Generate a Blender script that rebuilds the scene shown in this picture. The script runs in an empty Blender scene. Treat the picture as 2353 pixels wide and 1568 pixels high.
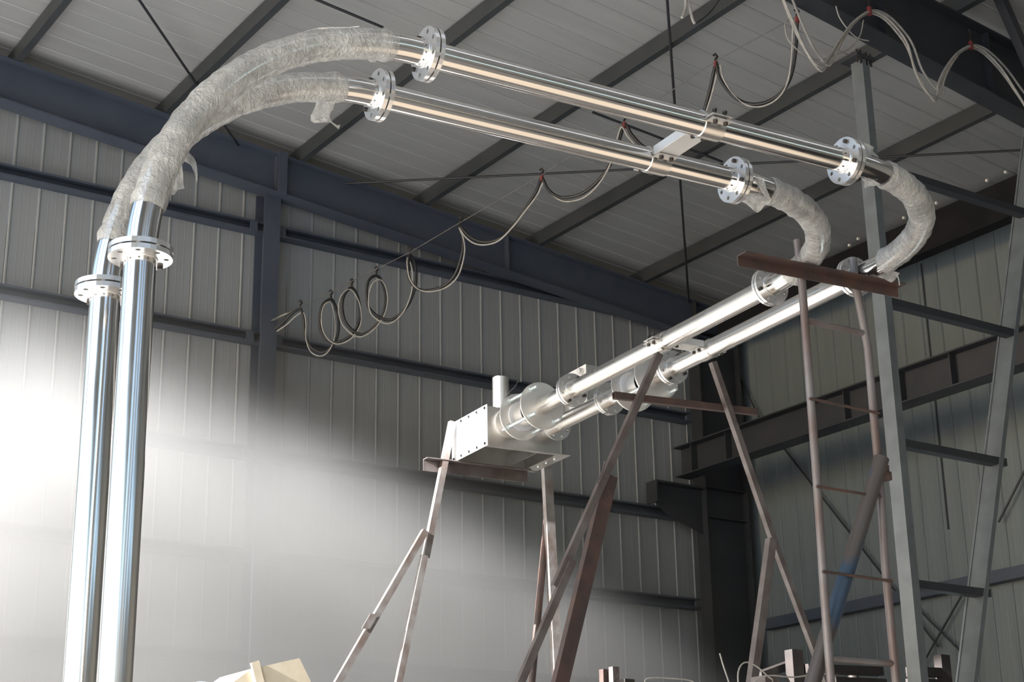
import bpy, math, random
from mathutils import Vector, Matrix
import numpy as np
random.seed(7)
sc = bpy.context.scene
col = sc.collection
V = Vector
# ------------------------------------------------------------------ camera (calibrated on the photograph, 2353x1568)
W, H_ = 2353.0, 1568.0
F = 3801.44
YAW, PITCH, ROLL = 0.60229187, 0.32781681, -0.01737093
def _rot(a, b, c):
    Rz = np.array([[math.cos(a), -math.sin(a), 0], [math.sin(a), math.cos(a), 0], [0, 0, 1]])
    base = np.array([[1, 0, 0], [0, 0, -1], [0, 1, 0]], float)
    Rx = np.array([[1, 0, 0], [0, math.cos(b), math.sin(b)], [0, -math.sin(b), math.cos(b)]])
    Rr = np.array([[math.cos(c), -math.sin(c), 0], [math.sin(c), math.cos(c), 0], [0, 0, 1]])
    return Rr @ Rx @ base @ Rz
RM = _rot(YAW, PITCH, ROLL)
cd = bpy.data.cameras.new('camera'); cam = bpy.data.objects.new('camera', cd); col.objects.link(cam)
cd.sensor_width = 36.0; cd.lens = F / W * 36.0; cd.clip_start = 0.05; cd.clip_end = 500
cam.matrix_world = Matrix((( RM[0][0], -RM[1][0], -RM[2][0], 0), (RM[0][1], -RM[1][1], -RM[2][1], 0), (RM[0][2], -RM[1][2], -RM[2][2], 0), (0, 0, 0, 1)))
sc.camera = cam
# ------------------------------------------------------------------ light
sc.view_settings.view_transform = 'Standard'; sc.view_settings.look = 'None'
sc.view_settings.gamma = 1.0; sc.view_settings.use_curve_mapping = False
sc.view_settings.exposure = 0.5
SUN_EL, SUN_AZ = math.radians(22.0), math.radians(1.5)      # travels towards +X, almost parallel to the back wall
SUN_DIR = V((math.cos(SUN_EL) * math.cos(SUN_AZ), math.cos(SUN_EL) * math.sin(SUN_AZ), -math.sin(SUN_EL)))
world = bpy.data.worlds.new('world'); sc.world = world; world.use_nodes = True
wn = world.node_tree.nodes; wl = world.node_tree.links; wn.clear()
sky = wn.new('ShaderNodeTexSky'); sky.sky_type = 'NISHITA'; sky.sun_disc = False
sky.sun_elevation = SUN_EL; sky.sun_rotation = math.radians(-90) ; sky.air_density = 1.0; sky.dust_density = 0.6
bg = wn.new('ShaderNodeBackground'); bg.inputs['Strength'].default_value = 0.30
wo = wn.new('ShaderNodeOutputWorld'); wl.new(sky.outputs[0], bg.inputs[0]); wl.new(bg.outputs[0], wo.inputs[0])
sd = bpy.data.lights.new('sun', 'SUN'); sd.energy = 26.0; sd.angle = math.radians(0.6); sd.color = (1.0, 0.985, 0.965)
sun = bpy.data.objects.new('sun', sd); col.objects.link(sun)
sun.rotation_euler = SUN_DIR.to_track_quat('-Z', 'Y').to_euler(); sun.location = (-12, 8, 12)
sc.cycles.use_denoising = True
sc.cycles.max_bounces = 8; sc.cycles.diffuse_bounces = 4; sc.cycles.glossy_bounces = 4; sc.cycles.transparent_max_bounces = 12
sc.cycles.volume_bounces = 0; sc.cycles.sample_clamp_indirect = 6.0
sc.cycles.caustics_reflective = False; sc.cycles.caustics_refractive = False

# ------------------------------------------------------------------ pixel -> world helpers (camera sits at the origin)
def ray(u, v):
    d = np.array([(u - W / 2) / F, (v - H_ / 2) / F, 1.0]); g = RM.T @ d
    return V(g)
def onX(u, v, X): g = ray(u, v); return g * (X / g.x)
def onY(u, v, Y): g = ray(u, v); return g * (Y / g.y)
def onZ(u, v, Z): g = ray(u, v); return g * (Z / g.z)
def onP(u, v, p, nrm): g = ray(u, v); return g * (p.dot(nrm) / g.dot(nrm))
FLOOR = -1.5
def roof(x): return 9.62 - 0.098 * (x - 5.1)                  # underside of the purlins
def onRoof(u, v, dz=0.0):
    g = ray(u, v); k = (9.62 + dz + 0.098 * 5.1) / (g.z + 0.098 * g.x); return g * k

# ------------------------------------------------------------------ materials
def mat(name, base=(.5, .5, .5), rough=.5, metal=0.0, noise=None, scale=6.0, bump=0.0, bscale=40.0, stretch=(1, 1, 1), off=(0, 0, 0), rvar=0.0, detail=4.0, lo=.35, hi=.65, spec=.5):
    m = bpy.data.materials.new(name); m.use_nodes = True
    nt = m.node_tree; n = nt.nodes; l = nt.links
    p = n['Principled BSDF']; p.inputs['Base Color'].default_value = (*base, 1); p.inputs['Roughness'].default_value = rough
    p.inputs['Metallic'].default_value = metal; p.inputs['Specular IOR Level'].default_value = spec
    if noise or bump or rvar:
        tc = n.new('ShaderNodeTexCoord'); mp = n.new('ShaderNodeMapping'); mp.inputs['Scale'].default_value = stretch; mp.inputs['Location'].default_value = off
        l.new(tc.outputs['Object'], mp.inputs[0])
    if noise or rvar:
        t = n.new('ShaderNodeTexNoise'); t.inputs['Scale'].default_value = scale; t.inputs['Detail'].default_value = detail
        l.new(mp.outputs[0], t.inputs['Vector'])
    if noise:
        r = n.new('ShaderNodeValToRGB'); r.color_ramp.elements[0].position = lo; r.color_ramp.elements[1].position = hi
        r.color_ramp.elements[0].color = (*base, 1); r.color_ramp.elements[1].color = (*noise, 1)
        l.new(t.outputs['Fac'], r.inputs[0]); l.new(r.outputs[0], p.inputs['Base Color'])
    if rvar:
        mr = n.new('ShaderNodeMapRange'); mr.inputs['From Min'].default_value = .3; mr.inputs['From Max'].default_value = .7
        mr.inputs['To Min'].default_value = rough - rvar; mr.inputs['To Max'].default_value = rough + rvar
        l.new(t.outputs['Fac'], mr.inputs[0]); l.new(mr.outputs[0], p.inputs['Roughness'])
    if bump:
        t2 = n.new('ShaderNodeTexNoise'); t2.inputs['Scale'].default_value = bscale; t2.inputs['Detail'].default_value = 5
        l.new(mp.outputs[0], t2.inputs['Vector'])
        b = n.new('ShaderNodeBump'); b.inputs['Strength'].default_value = bump; b.inputs['Distance'].default_value = .01
        l.new(t2.outputs['Fac'], b.inputs['Height']); l.new(b.outputs[0], p.inputs['Normal'])
    return m
M = {}
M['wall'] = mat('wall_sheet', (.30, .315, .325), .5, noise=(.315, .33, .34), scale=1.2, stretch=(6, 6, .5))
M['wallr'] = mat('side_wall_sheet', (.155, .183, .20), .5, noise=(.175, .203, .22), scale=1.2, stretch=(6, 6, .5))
M['wallback'] = mat('wall_back_sheet', (.10, .105, .11), .7, noise=(.14, .14, .14), scale=3)
M['roof'] = mat('roof_sheet', (.36, .36, .356), .33, noise=(.395, .395, .39), scale=1.0, stretch=(.4, 6, 6))
M['steel'] = mat('steel_blue_paint', (.062, .076, .106), .45, noise=(.074, .089, .12), scale=2.5)
M['purlin'] = mat('purlin_paint', (.040, .046, .050), .45, noise=(.055, .06, .064), scale=2.0)
M['crane'] = mat('crane_beam_paint', (.026, .029, .036), .5, noise=(.036, .038, .044), scale=3.0)
M['lattice'] = mat('lattice_paint', (.150, .168, .180), .34, noise=(.122, .136, .146), scale=6.0)
M['ss'] = mat('stainless', (.76, .74, .71), .15, 1.0, rvar=.03, scale=5.0)
M['ssb'] = mat('stainless_brushed', (.76, .73, .69), .28, 1.0, rvar=.025, scale=4.0)
M['ssf'] = mat('stainless_flange', (.75, .74, .73), .24, .84, rvar=.05, scale=8.0)
M['ssd'] = mat('stainless_dull', (.76, .745, .72), .42, .72, noise=(.68, .655, .62), scale=5.0)
M['ssbox'] = mat('stainless_box', (.60, .585, .56), .38, 1.0, noise=(.50, .475, .45), scale=5.0)
M['zinc'] = mat('zinc', (.70, .78, .80), .35, .55, rvar=.1, scale=60)
M['boltd'] = mat('dark_bolt', (.03, .028, .026), .5, .3, noise=(.045, .035, .03), scale=30)
M['rust'] = mat('rusty_steel', (.080, .043, .034), .55, noise=(.042, .030, .028), scale=9.0, bump=.2, bscale=60)
M['rustl'] = mat('brown_primer_steel', (.085, .066, .062), .45, .25, noise=(.15, .13, .125), scale=7.0, bump=.12, bscale=50)
M['rustg'] = mat('grey_mill_steel', (.27, .25, .24), .42, .45, noise=(.17, .13, .115), scale=8.0, bump=.08, bscale=50)
M['rustp'] = mat('ladder_pipe_rust', (.125, .088, .08), .42, .3, noise=(.17, .16, .165), scale=5.0, stretch=(1, 1, .6), bump=.1, bscale=60)
M['bluep'] = mat('blue_worn_pipe', (.075, .064, .06), .4, .3, noise=(.035, .058, .095), scale=2.6, bump=.1, bscale=50, lo=.50, hi=.58, off=(0, 0, .9))
M['cableb'] = mat('black_cable', (.012, .012, .013), .45, noise=(.02, .02, .02), scale=20)
M['cablew'] = mat('white_cable', (.40, .385, .36), .5, noise=(.30, .285, .265), scale=14)
M['wire'] = mat('steel_wire', (.35, .34, .33), .4, .8, noise=(.25, .24, .23), scale=20)
M['wired'] = mat('dull_wire', (.11, .105, .10), .6, .2, noise=(.15, .14, .135), scale=20)
M['tie'] = mat('red_tie', (.22, .03, .03), .5, noise=(.14, .03, .03), scale=30)
M['board'] = mat('cardboard', (.80, .70, .55), .8, noise=(.72, .62, .47), scale=8)
M['bluebox'] = mat('pale_blue_plastic', (.55, .68, .75), .5, noise=(.45, .6, .7), scale=8)
M['floor'] = mat('concrete_floor', (.27, .222, .172), .75, noise=(.22, .185, .145), scale=.6, bump=.1, bscale=10)
M['floord'] = mat('dark_low_bounce', (.035, .033, .03), .7, noise=(.055, .05, .047), scale=.8)  # kept near black so the unseen floor and screen bounce little light
M['white'] = mat('white_sunglare_and_ring', (.86, .86, .87), .4, noise=(.8, .8, .82), scale=4)  # white paints sun glare on the steel covers; also the white sleeve ring
M['ground'] = mat('yard_ground', (.26, .26, .255), .8, noise=(.22, .22, .215), scale=.4)
M['rackd'] = mat('dark_brown_rack', (.035, .026, .024), .65, noise=(.022, .018, .017), scale=8)
M['pale'] = mat('pale_bounce_floor', (.62, .61, .59), .75, noise=(.56, .55, .53), scale=.7)  # bright colour of the floor zone added to bounce light
M['black'] = mat('black_paint', (.012, .013, .015), .8, noise=(.018, .018, .02), scale=3, spec=.15)
M['leak'] = mat('screw_washer', (.92, .91, .88), .4, 0.0, noise=(.85, .84, .82), scale=30)  # white colour stands for daylight leaking in at the eave
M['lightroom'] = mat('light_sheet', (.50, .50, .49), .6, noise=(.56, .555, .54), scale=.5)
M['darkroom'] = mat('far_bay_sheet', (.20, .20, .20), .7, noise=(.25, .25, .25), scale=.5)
def film_mat():
    m = bpy.data.materials.new('stretch_film'); m.use_nodes = True; nt = m.node_tree; n = nt.nodes; l = nt.links
    p = n['Principled BSDF']; p.inputs['Base Color'].default_value = (.78, .765, .73, 1); p.inputs['Roughness'].default_value = .24
    p.inputs['Specular IOR Level'].default_value = .6
    tc = n.new('ShaderNodeTexCoord'); t = n.new('ShaderNodeTexNoise'); t.inputs['Scale'].default_value = 38; t.inputs['Detail'].default_value = 8; t.inputs['Distortion'].default_value = 1.6
    l.new(tc.outputs['Object'], t.inputs['Vector'])
    b = n.new('ShaderNodeBump'); b.inputs['Strength'].default_value = .9; b.inputs['Distance'].default_value = .02
    l.new(t.outputs['Fac'], b.inputs['Height']); l.new(b.outputs[0], p.inputs['Normal'])
    mp = n.new('ShaderNodeMapping'); mp.inputs['Scale'].default_value = (70, 70, 14); l.new(tc.outputs['Object'], mp.inputs[0])
    t4 = n.new('ShaderNodeTexNoise'); t4.inputs['Scale'].default_value = 1.0; t4.inputs['Detail'].default_value = 4; t4.inputs['Distortion'].default_value = .6; l.new(mp.outputs[0], t4.inputs['Vector'])
    b2 = n.new('ShaderNodeBump'); b2.inputs['Strength'].default_value = .4; b2.inputs['Distance'].default_value = .01; l.new(t4.outputs['Fac'], b2.inputs['Height']); l.new(b.outputs[0], b2.inputs['Normal']); l.new(b2.outputs[0], p.inputs['Normal'])
    cr = n.new('ShaderNodeValToRGB'); cr.color_ramp.elements[0].position = .35; cr.color_ramp.elements[1].position = .65
    cr.color_ramp.elements[0].color = (.66, .645, .615, 1); cr.color_ramp.elements[1].color = (.88, .87, .84, 1); l.new(t4.outputs['Fac'], cr.inputs[0]); l.new(cr.outputs[0], p.inputs['Base Color'])
    tr = n.new('ShaderNodeBsdfTransparent'); tl = n.new('ShaderNodeBsdfTranslucent'); tl.inputs[0].default_value = (.8, .79, .76, 1)
    mx0 = n.new('ShaderNodeMixShader'); mx0.inputs[0].default_value = .25; l.new(p.outputs[0], mx0.inputs[1]); l.new(tl.outputs[0], mx0.inputs[2])
    t3 = n.new('ShaderNodeTexNoise'); t3.inputs['Scale'].default_value = 7; l.new(tc.outputs['Object'], t3.inputs['Vector'])
    mr = n.new('ShaderNodeMapRange'); mr.inputs['From Min'].default_value = .3; mr.inputs['From Max'].default_value = .7
    mr.inputs['To Min'].default_value = .34; mr.inputs['To Max'].default_value = .80; l.new(t3.outputs['Fac'], mr.inputs[0])
    mx = n.new('ShaderNodeMixShader'); l.new(mr.outputs[0], mx.inputs[0]); l.new(tr.outputs[0], mx.inputs[1]); l.new(mx0.outputs[0], mx.inputs[2])
    l.new(mx.outputs[0], n['Material Output'].inputs['Surface'])
    return m
M['film'] = film_mat()
def daylight_mat(tint):
    m = bpy.data.materials.new('frosted_daylight_sheet'); m.use_nodes = True; nt = m.node_tree; n = nt.nodes; l = nt.links; n.clear()
    o = n.new('ShaderNodeOutputMaterial'); t = n.new('ShaderNodeBsdfTranslucent'); t.inputs[0].default_value = tint
    d = n.new('ShaderNodeBsdfDiffuse'); d.inputs[0].default_value = (.5, .55, .6, 1); mx = n.new('ShaderNodeMixShader'); mx.inputs[0].default_value = .3
    l.new(t.outputs[0], mx.inputs[1]); l.new(d.outputs[0], mx.inputs[2]); l.new(mx.outputs[0], o.inputs[0]); return m
M['daylight'] = daylight_mat((.16, .22, .31, 1)); M['daylight2'] = daylight_mat((.55, .56, .57, 1))

# ------------------------------------------------------------------ mesh helpers
def frame(d, hint=None):
    d = d.normalized(); h = hint or (V((0, 0, 1)) if abs(d.z) < .9 else V((1, 0, 0)))
    x = (h - d * h.dot(d)).normalized(); y = d.cross(x)
    return x, y, d                                            # x is the hint direction
class MB:
    def __init__(s): s.v = []; s.f = []; s.sm = []
    def add(s, vs, fs, smooth=False):
        o = len(s.v); s.v += [tuple(v) for v in vs]
        for f in fs: s.f.append([i + o for i in f]); s.sm.append(smooth)
        return s
    def box(s, c, ax, ay, az):                                # half-axis vectors
        c = V(c); vs = [c + ax * i + ay * j + az * k for k in (-1, 1) for j in (-1, 1) for i in (-1, 1)]
        return s.add(vs, [(0, 2, 3, 1), (4, 5, 7, 6), (0, 1, 5, 4), (2, 6, 7, 3), (0, 4, 6, 2), (1, 3, 7, 5)])
    def abox(s, lo, hi):
        lo, hi = V(lo), V(hi); c = (lo + hi) / 2; h = (hi - lo) / 2
        return s.box(c, V((h.x, 0, 0)), V((0, h.y, 0)), V((0, 0, h.z)))
    def prism(s, prof, p0, p1, hint=None, caps=True):         # polygon (x along hint, y) swept from p0 to p1
        p0, p1 = V(p0), V(p1); x, y, d = frame(p1 - p0, hint); k = len(prof)
        vs = [p0 + x * a + y * b for a, b in prof] + [p1 + x * a + y * b for a, b in prof]
        fs = [(i, (i + 1) % k, k + (i + 1) % k, k + i) for i in range(k)]
        if caps: fs += [tuple(range(k - 1, -1, -1)), tuple(range(k, 2 * k))]
        return s.add(vs, fs)
    def rhs(s, p0, p1, w, h, t, hint=None):                   # hollow rectangular tube with open ends
        p0, p1 = V(p0), V(p1); x, y, d = frame(p1 - p0, hint)
        o = [(-w/2, -h/2), (w/2, -h/2), (w/2, h/2), (-w/2, h/2)]; i_ = [(-w/2+t, -h/2+t), (w/2-t, -h/2+t), (w/2-t, h/2-t), (-w/2+t, h/2-t)]
        vs = [p + x * a + y * b for p in (p0, p1) for a, b in o + i_]
        fs = []
        for q in range(4):
            r = (q + 1) % 4
            fs += [(q, r, 8 + r, 8 + q), (4 + q, 12 + q, 12 + r, 4 + r), (q, 4 + q, 4 + r, r), (8 + q, 8 + r, 12 + r, 12 + q)]
        return s.add(vs, fs)
    def tube(s, pts, r, seg=16, caps=True, smooth=True, hint=None, closed_dir=None):
        pts = [V(p) for p in pts]; n = len(pts); rs = r if isinstance(r, (list, tuple)) else [r] * n
        x, y, d = frame(pts[1] - pts[0], hint); vs = []
        for i, p in enumerate(pts):
            t = (pts[min(i + 1, n - 1)] - pts[max(i - 1, 0)])
            if t.length < 1e-9: t = d.copy()
            t.normalize(); x = (x - t * x.dot(t)).normalized(); y = t.cross(x)
            for k in range(seg):
                a = 2 * math.pi * k / seg; rr = rs[i](a) if callable(rs[i]) else rs[i]
                vs.append(p + x * (rr * math.cos(a)) + y * (rr * math.sin(a)))
        fs = [(i * seg + k, i * seg + (k + 1) % seg, (i + 1) * seg + (k + 1) % seg, (i + 1) * seg + k) for i in range(n - 1) for k in range(seg)]
        s.add(vs, fs, smooth)
        if caps:
            s.add(vs[:seg], [tuple(range(seg - 1, -1, -1))]); s.add(vs[-seg:], [tuple(range(seg))])
        return s
    def hollow(s, p0, p1, r, ri, seg=32):                     # open pipe with wall thickness
        p0, p1 = V(p0), V(p1); x, y, d = frame(p1 - p0); vs = []
        for p, rr in ((p0, r), (p1, r), (p1, ri), (p0, ri)):
            for k in range(seg): a = 2 * math.pi * k / seg; vs.append(p + x * (rr * math.cos(a)) + y * (rr * math.sin(a)))
        for q in range(4):
            r_ = (q + 1) % 4
            s.add(vs[q * seg:(q + 1) * seg] + vs[r_ * seg:(r_ + 1) * seg], [(k, (k + 1) % seg, seg + (k + 1) % seg, seg + k) for k in range(seg)], q in (0, 2))
        return s
    def build(s, name, m, parent=None, kind=None, bevel=0.0):
        me = bpy.data.meshes.new(name); me.from_pydata(s.v, [], s.f); me.materials.append(m)
        me.polygons.foreach_set('use_smooth', s.sm); me.update()
        o = bpy.data.objects.new(name, me); col.objects.link(o)
        if parent is not None: o.parent = parent; o.matrix_parent_inverse = Matrix.Translation(-base_loc(parent))
        if kind: o['kind'] = kind
        if bevel:
            b = o.modifiers.new('bevel', 'BEVEL'); b.width = bevel; b.segments = 2; b.limit_method = 'ANGLE'
        return o
def base_loc(o): return V(o.location) if o.type == 'EMPTY' else V((0, 0, 0))
def thing(name, label, cat, loc=(0, 0, 0), group=None):
    o = bpy.data.objects.new(name, None); col.objects.link(o); o.location = loc; o.empty_display_size = .1
    o['label'] = label; o['category'] = cat
    if group: o['group'] = group
    return o
def tag(o, label, cat, group=None):
    o['label'] = label; o['category'] = cat
    if group: o['group'] = group
    return o
def inst(src, name, parent, mw):                              # a copy that shares mesh data, placed by a world matrix
    o = bpy.data.objects.new(name, src if isinstance(src, bpy.types.Mesh) else src.data); col.objects.link(o)
    o.parent = parent; o.matrix_parent_inverse = Matrix.Translation(-base_loc(parent)); o.matrix_basis = mw
    return o
def fmat(p, z, hint=None):                                    # matrix with local z along a direction
    x, y, d = frame(z, hint); return Matrix(((x.x, y.x, d.x, p.x), (x.y, y.y, d.y, p.y), (x.z, y.z, d.z, p.z), (0, 0, 0, 1)))
def mesh_of(mb, name, m, bevel=0):
    me = bpy.data.meshes.new(name); me.from_pydata(mb.v, [], mb.f); me.materials.append(m); me.polygons.foreach_set('use_smooth', mb.sm); me.update(); return me
def Lp(w, h, t): return [(0, 0), (w, 0), (w, t), (t, t), (t, h), (0, h)]
def Ip(h, b, tw, tf): return [(-h/2, -b/2), (-h/2+tf, -b/2), (-h/2+tf, -tw/2), (h/2-tf, -tw/2), (h/2-tf, -b/2), (h/2, -b/2), (h/2, b/2), (h/2-tf, b/2), (h/2-tf, tw/2), (-h/2+tf, tw/2), (-h/2+tf, b/2), (-h/2, b/2)]
def Cp(h, b, t, lip): return [(0, 0), (h, 0), (h, b), (h-lip, b), (h-lip, b-t), (h-t, b-t), (h-t, t), (t, t), (t, b-t), (lip, b-t), (lip, b), (0, b)]

# ================================================================== SETTING
XL, XR, YB, YF = -5.2, 16.62, -10.0, 18.2
fl = MB().abox((XL, YB, FLOOR - .3), (XR + .2, YF + .2, FLOOR)).build('floor', M['floord'], kind='structure')
MB().abox((2.0, .6, FLOOR - .2), (10.0, 4.6, FLOOR + .012)).abox((XL, 13.0, FLOOR - .2), (1.0, YF, FLOOR + .012)).build('concrete_apron', M['floor'], fl)
MB().abox((XL, YB, FLOOR - .1), (2.0, YF, FLOOR + .02)).abox((1.5, 9.0, FLOOR - .1), (7.5, YF, FLOOR + .02)).build('added_bounce_apron', M['pale'], fl)  # unseen bright floor zone added to throw light up at the left ceiling
MB().abox((9.6, 9.3, FLOOR), (9.8, 17.9, 1.3)).build('added_sun_screen', M['floord'], kind='structure')  # unseen dark screen added to keep sun off the right floor
yd = MB().abox((-60, -40, FLOOR - .3), (XL, 40, FLOOR - .01)).abox((XL, -40, FLOOR - .3), (40, YB, FLOOR - .01)).build('ground', M['ground'], kind='structure')
# back wall with vertical sheet panels
PW = .333
wall_b = MB().abox((-5.2, YF + .03, FLOOR), (XR + .1, YF + .09, 7.7)).build('wall_back', M['wallback'], kind='structure')
def strip_profile(w):
    return [(0, 0), (.012, -.014), (.026, -.014), (.040, 0), (w*.38, 0), (w*.40, -.0014), (w*.43, 0), (w*.66, 0), (w*.68, -.0014), (w*.71, 0), (w-.006, 0), (w-.006, .02), (0, .02)]
x = 2.3 + .02
while x < XR:
    top = roof(x) + .22
    pr = strip_profile(min(PW, XR - x + .01)); k = len(pr); mb = MB()
    vs = [(x + a, YF + b, FLOOR) for a, b in pr] + [(x + a, YF + b, roof(x + a) + .2) for a, b in pr]
    mb.add(vs, [(i, (i + 1) % k, k + (i + 1) % k, k + i) for i in range(k)])
    mb.build('wall_panel', M['wall'], wall_b); x += PW
MB().abox((-5.2, YF, FLOOR), (2.3, YF + .03, roof(-5) + .1)).build('wall_sheet', M['wall'], wall_b)
GZ = [8.36, 6.86, 5.36, 4.08, 2.85]
for z in GZ:
    MB().prism(Cp(.15, .16, .012, .025), (2.3, YF - .01, z - .13), (15.61, YF - .01, z - .13), V((0, 0, 1))).build('girt', M['steel'], wall_b)
# right wall
wall_r = MB().abox((XR + .05, YB, FLOOR), (XR + .11, YF + .1, 8.75)).build('wall_right', M['wallback'], kind='structure')
y = 6.0
while y < YF:
    pr = strip_profile(PW); mb = MB(); k = len(pr)
    vs = [(XR + b, y + a, FLOOR) for a, b in pr] + [(XR + b, y + a, 8.72) for a, b in pr]
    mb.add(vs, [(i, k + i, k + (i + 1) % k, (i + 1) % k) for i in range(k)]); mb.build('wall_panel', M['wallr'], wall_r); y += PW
MB().abox((XR, YB, FLOOR), (XR + .03, 6.0, 8.72)).build('wall_sheet', M['wall'], wall_r)
for z in (3.80, 2.4):
    MB().prism(Cp(.15, .16, .012, .025), (XR - .17, 2, z - .13), (XR - .17, 17.7, z - .13), V((0, 0, 1))).build('girt', M['steel'], wall_r)
# wall cross bracing rods on the right wall
for (a, b) in (((1805, 1035), (2120, 1440)), ((2095, 1385), (2230, 1520)), ((2215, 1360), (2115, 1535)), ((2353, 1085), (2300, 1190)), ((1700, 870), (1745, 960))):
    p, q = onX(*a, XR - .10), onX(*b, XR - .10); d = (q - p)
    MB().tube([p - d * .02, q + d * .1], .014, 8).build('brace_rod', M['crane'], wall_r)
# vertical seam of the right wall sheet
p = onX(2113, 577, XR - .025); MB().abox((XR - .03, p.y - .008, 4.5), (XR - .022, p.y + .008, 8.2)).build('sheet_joint', M['crane'], wall_r)
# ceiling: sloping roof sheets running along X, purlins along Y
def rz(x): return roof(x) + .20
def roof_slab(mb, x0, x1, y0, y1, dz, th):
    vs = [(x, y, rz(x) + d) for d in (dz, dz + th) for x, y in ((x0, y0), (x1, y0), (x1, y1), (x0, y1))]
    return mb.add(vs, [(3, 2, 1, 0), (4, 5, 6, 7), (0, 1, 5, 4), (1, 2, 6, 5), (2, 3, 7, 6), (3, 0, 4, 7)])
SKY0, SKY1 = .7, 1.7
ceil = MB()
roof_slab(ceil, XL - .5, XR + .4, YB, SKY0, .1, .06); roof_slab(ceil, XL - .5, XR + .4, SKY1, YF + .2, .1, .06)
roof_slab(ceil, XL - .5, 2.0, SKY0, SKY1, .1, .06); roof_slab(ceil, 13.0, XR + .4, SKY0, SKY1, .1, .06)
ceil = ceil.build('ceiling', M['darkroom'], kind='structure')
MB().add([(x, y, rz(x) + .13) for x, y in ((2.0, SKY0), (13.0, SKY0), (13.0, SKY1), (2.0, SKY1))], [(3, 2, 1, 0)]).build('unseen_daylight_sheet_3', M['daylight2'], kind='structure')
y = 7.0
while y < YF + .05:
    pr = strip_profile(PW); k = len(pr); mb = MB(); xa, xb = XL - .4, XR + .2
    vs = [(xa, y + a, rz(xa) + .03 + b * .6) for a, b in pr] + [(xb, y + a, rz(xb) + .03 + b * .6) for a, b in pr]
    mb.add(vs, [(i, (i + 1) % k, k + (i + 1) % k, k + i) for i in range(k)]); mb.build('roof_panel', M['roof'], ceil); y += PW
m_ = MB(); roof_slab(m_, XL - .4, XR + .2, YB, SKY0, .03, .02); roof_slab(m_, XL - .4, XR + .2, SKY1, 7.0, .03, .02); m_.build('roof_sheet', M['roof'], ceil)
PX = [5.116 + 1.898 * k for k in range(-5, 6)]
for xx in PX:
    MB().prism(Cp(.2, .085, .012, .03), (xx, YB, roof(xx)), (xx, YF, roof(xx)), V((0, 0, 1))).build('purlin', M['purlin'], ceil)
# roof bracing rods just under the purlins
for a, b in (((320, 0), (592, 400)), ((735, 2), (880, 63)), ((1533, 0), (1583, 695)), ((668, 428), (2353, 345)), ((1362, 258), (1660, 372))):
    p, q = onRoof(*a, -.03), onRoof(*b, -.03); d = (q - p)
    if a[1] < 5: p = p - d * .4
    MB().tube([p, q], .016, 8).build('brace_rod', M['crane'], ceil)
# small white blocks painted in for daylight leaking through holes at the eave
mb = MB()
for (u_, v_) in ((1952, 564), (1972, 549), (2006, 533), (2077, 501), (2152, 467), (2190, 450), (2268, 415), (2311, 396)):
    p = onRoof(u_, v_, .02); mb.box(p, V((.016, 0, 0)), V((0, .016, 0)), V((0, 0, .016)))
o = mb.build('light_leak_dots', M['leak'], ceil); o['kind'] = 'stuff'
# side and rear enclosure (outside the frame): left side is an open bay towards the daylight
wl_ = MB().abox((XL - .1, YB, 9.6), (XL, YF, rz(XL))).abox((XL - .1, 8.2, FLOOR), (XL, 8.95, 9.6)).abox((XL - .1, YB, 4.2), (XL, 8.2, 4.4)).abox((XL - .1, 4.4, 4.4), (XL, 4.9, 9.6)).abox((XL - .1, YB, 4.4), (XL, 0.5, 9.6)).abox((XL - .1, 9.52, FLOOR), (XL, 9.93, 9.6)).build('wall_left', M['darkroom'], kind='structure')  # unseen; header and upright strips added to trim the sunbeam and shade the post
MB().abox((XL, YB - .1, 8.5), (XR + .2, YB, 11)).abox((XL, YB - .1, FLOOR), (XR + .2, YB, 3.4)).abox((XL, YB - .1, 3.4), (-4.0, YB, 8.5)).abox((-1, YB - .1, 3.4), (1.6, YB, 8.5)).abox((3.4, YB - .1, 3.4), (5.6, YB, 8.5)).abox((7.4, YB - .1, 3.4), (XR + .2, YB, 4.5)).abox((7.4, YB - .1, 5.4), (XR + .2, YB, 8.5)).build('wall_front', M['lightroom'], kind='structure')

for i, (ya, yb) in enumerate(((.5, 4.4), (4.9, 8.2))):         # unseen frosted sheets added for soft bluish light without direct sun
    MB().add([(XL - .05, ya, 4.4), (XL - .05, yb, 4.4), (XL - .05, yb, 9.6), (XL - .05, ya, 9.6)], [(0, 1, 2, 3)]).build('unseen_daylight_sheet_%d' % (i + 1), M['daylight'], kind='structure')
# ------------------------------------------------------------------ steel frame members
def gable_rafter():
    t = thing('roof_rafter', 'dark blue steel roof rafter running along the top of the end wall', 'beam', (5, 18, 9))
    xa, xb = 1.0, 16.4; dep = .56; ya, yb = YF - .42, YF - .18; yw = YF - .30
    def P(x, z): return z
    def slab(x0, x1, zt0, zt1, th, y0, y1, nm):
        mb = MB(); vs = [(x0, y0, zt0), (x1, y0, zt1), (x1, y1, zt1), (x0, y1, zt0), (x0, y0, zt0 - th), (x1, y0, zt1 - th), (x1, y1, zt1 - th), (x0, y1, zt0 - th)]
        mb.add(vs, [(3, 2, 1, 0), (4, 5, 6, 7), (0, 1, 5, 4), (1, 2, 6, 5), (2, 3, 7, 6), (3, 0, 4, 7)]); return mb.build(nm, M['steel'], t)
    slab(xa, xb, roof(xa), roof(xb), .02, ya, yb, 'top_flange')
    slab(xa, xb, roof(xa) - .02, roof(xb) - .02, dep - .04, yw - .008, yw + .008, 'web')
    slab(xa, xb, roof(xa) - dep + .02, roof(xb) - dep + .02, .02, ya, yb, 'bottom_flange')
    for xx in (8.6, 12.2):
        slab(xx, xx + .02, roof(xx) - .02, roof(xx) - .02, dep - .03, ya + .02, yw, 'stiffener')
gable_rafter()
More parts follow.
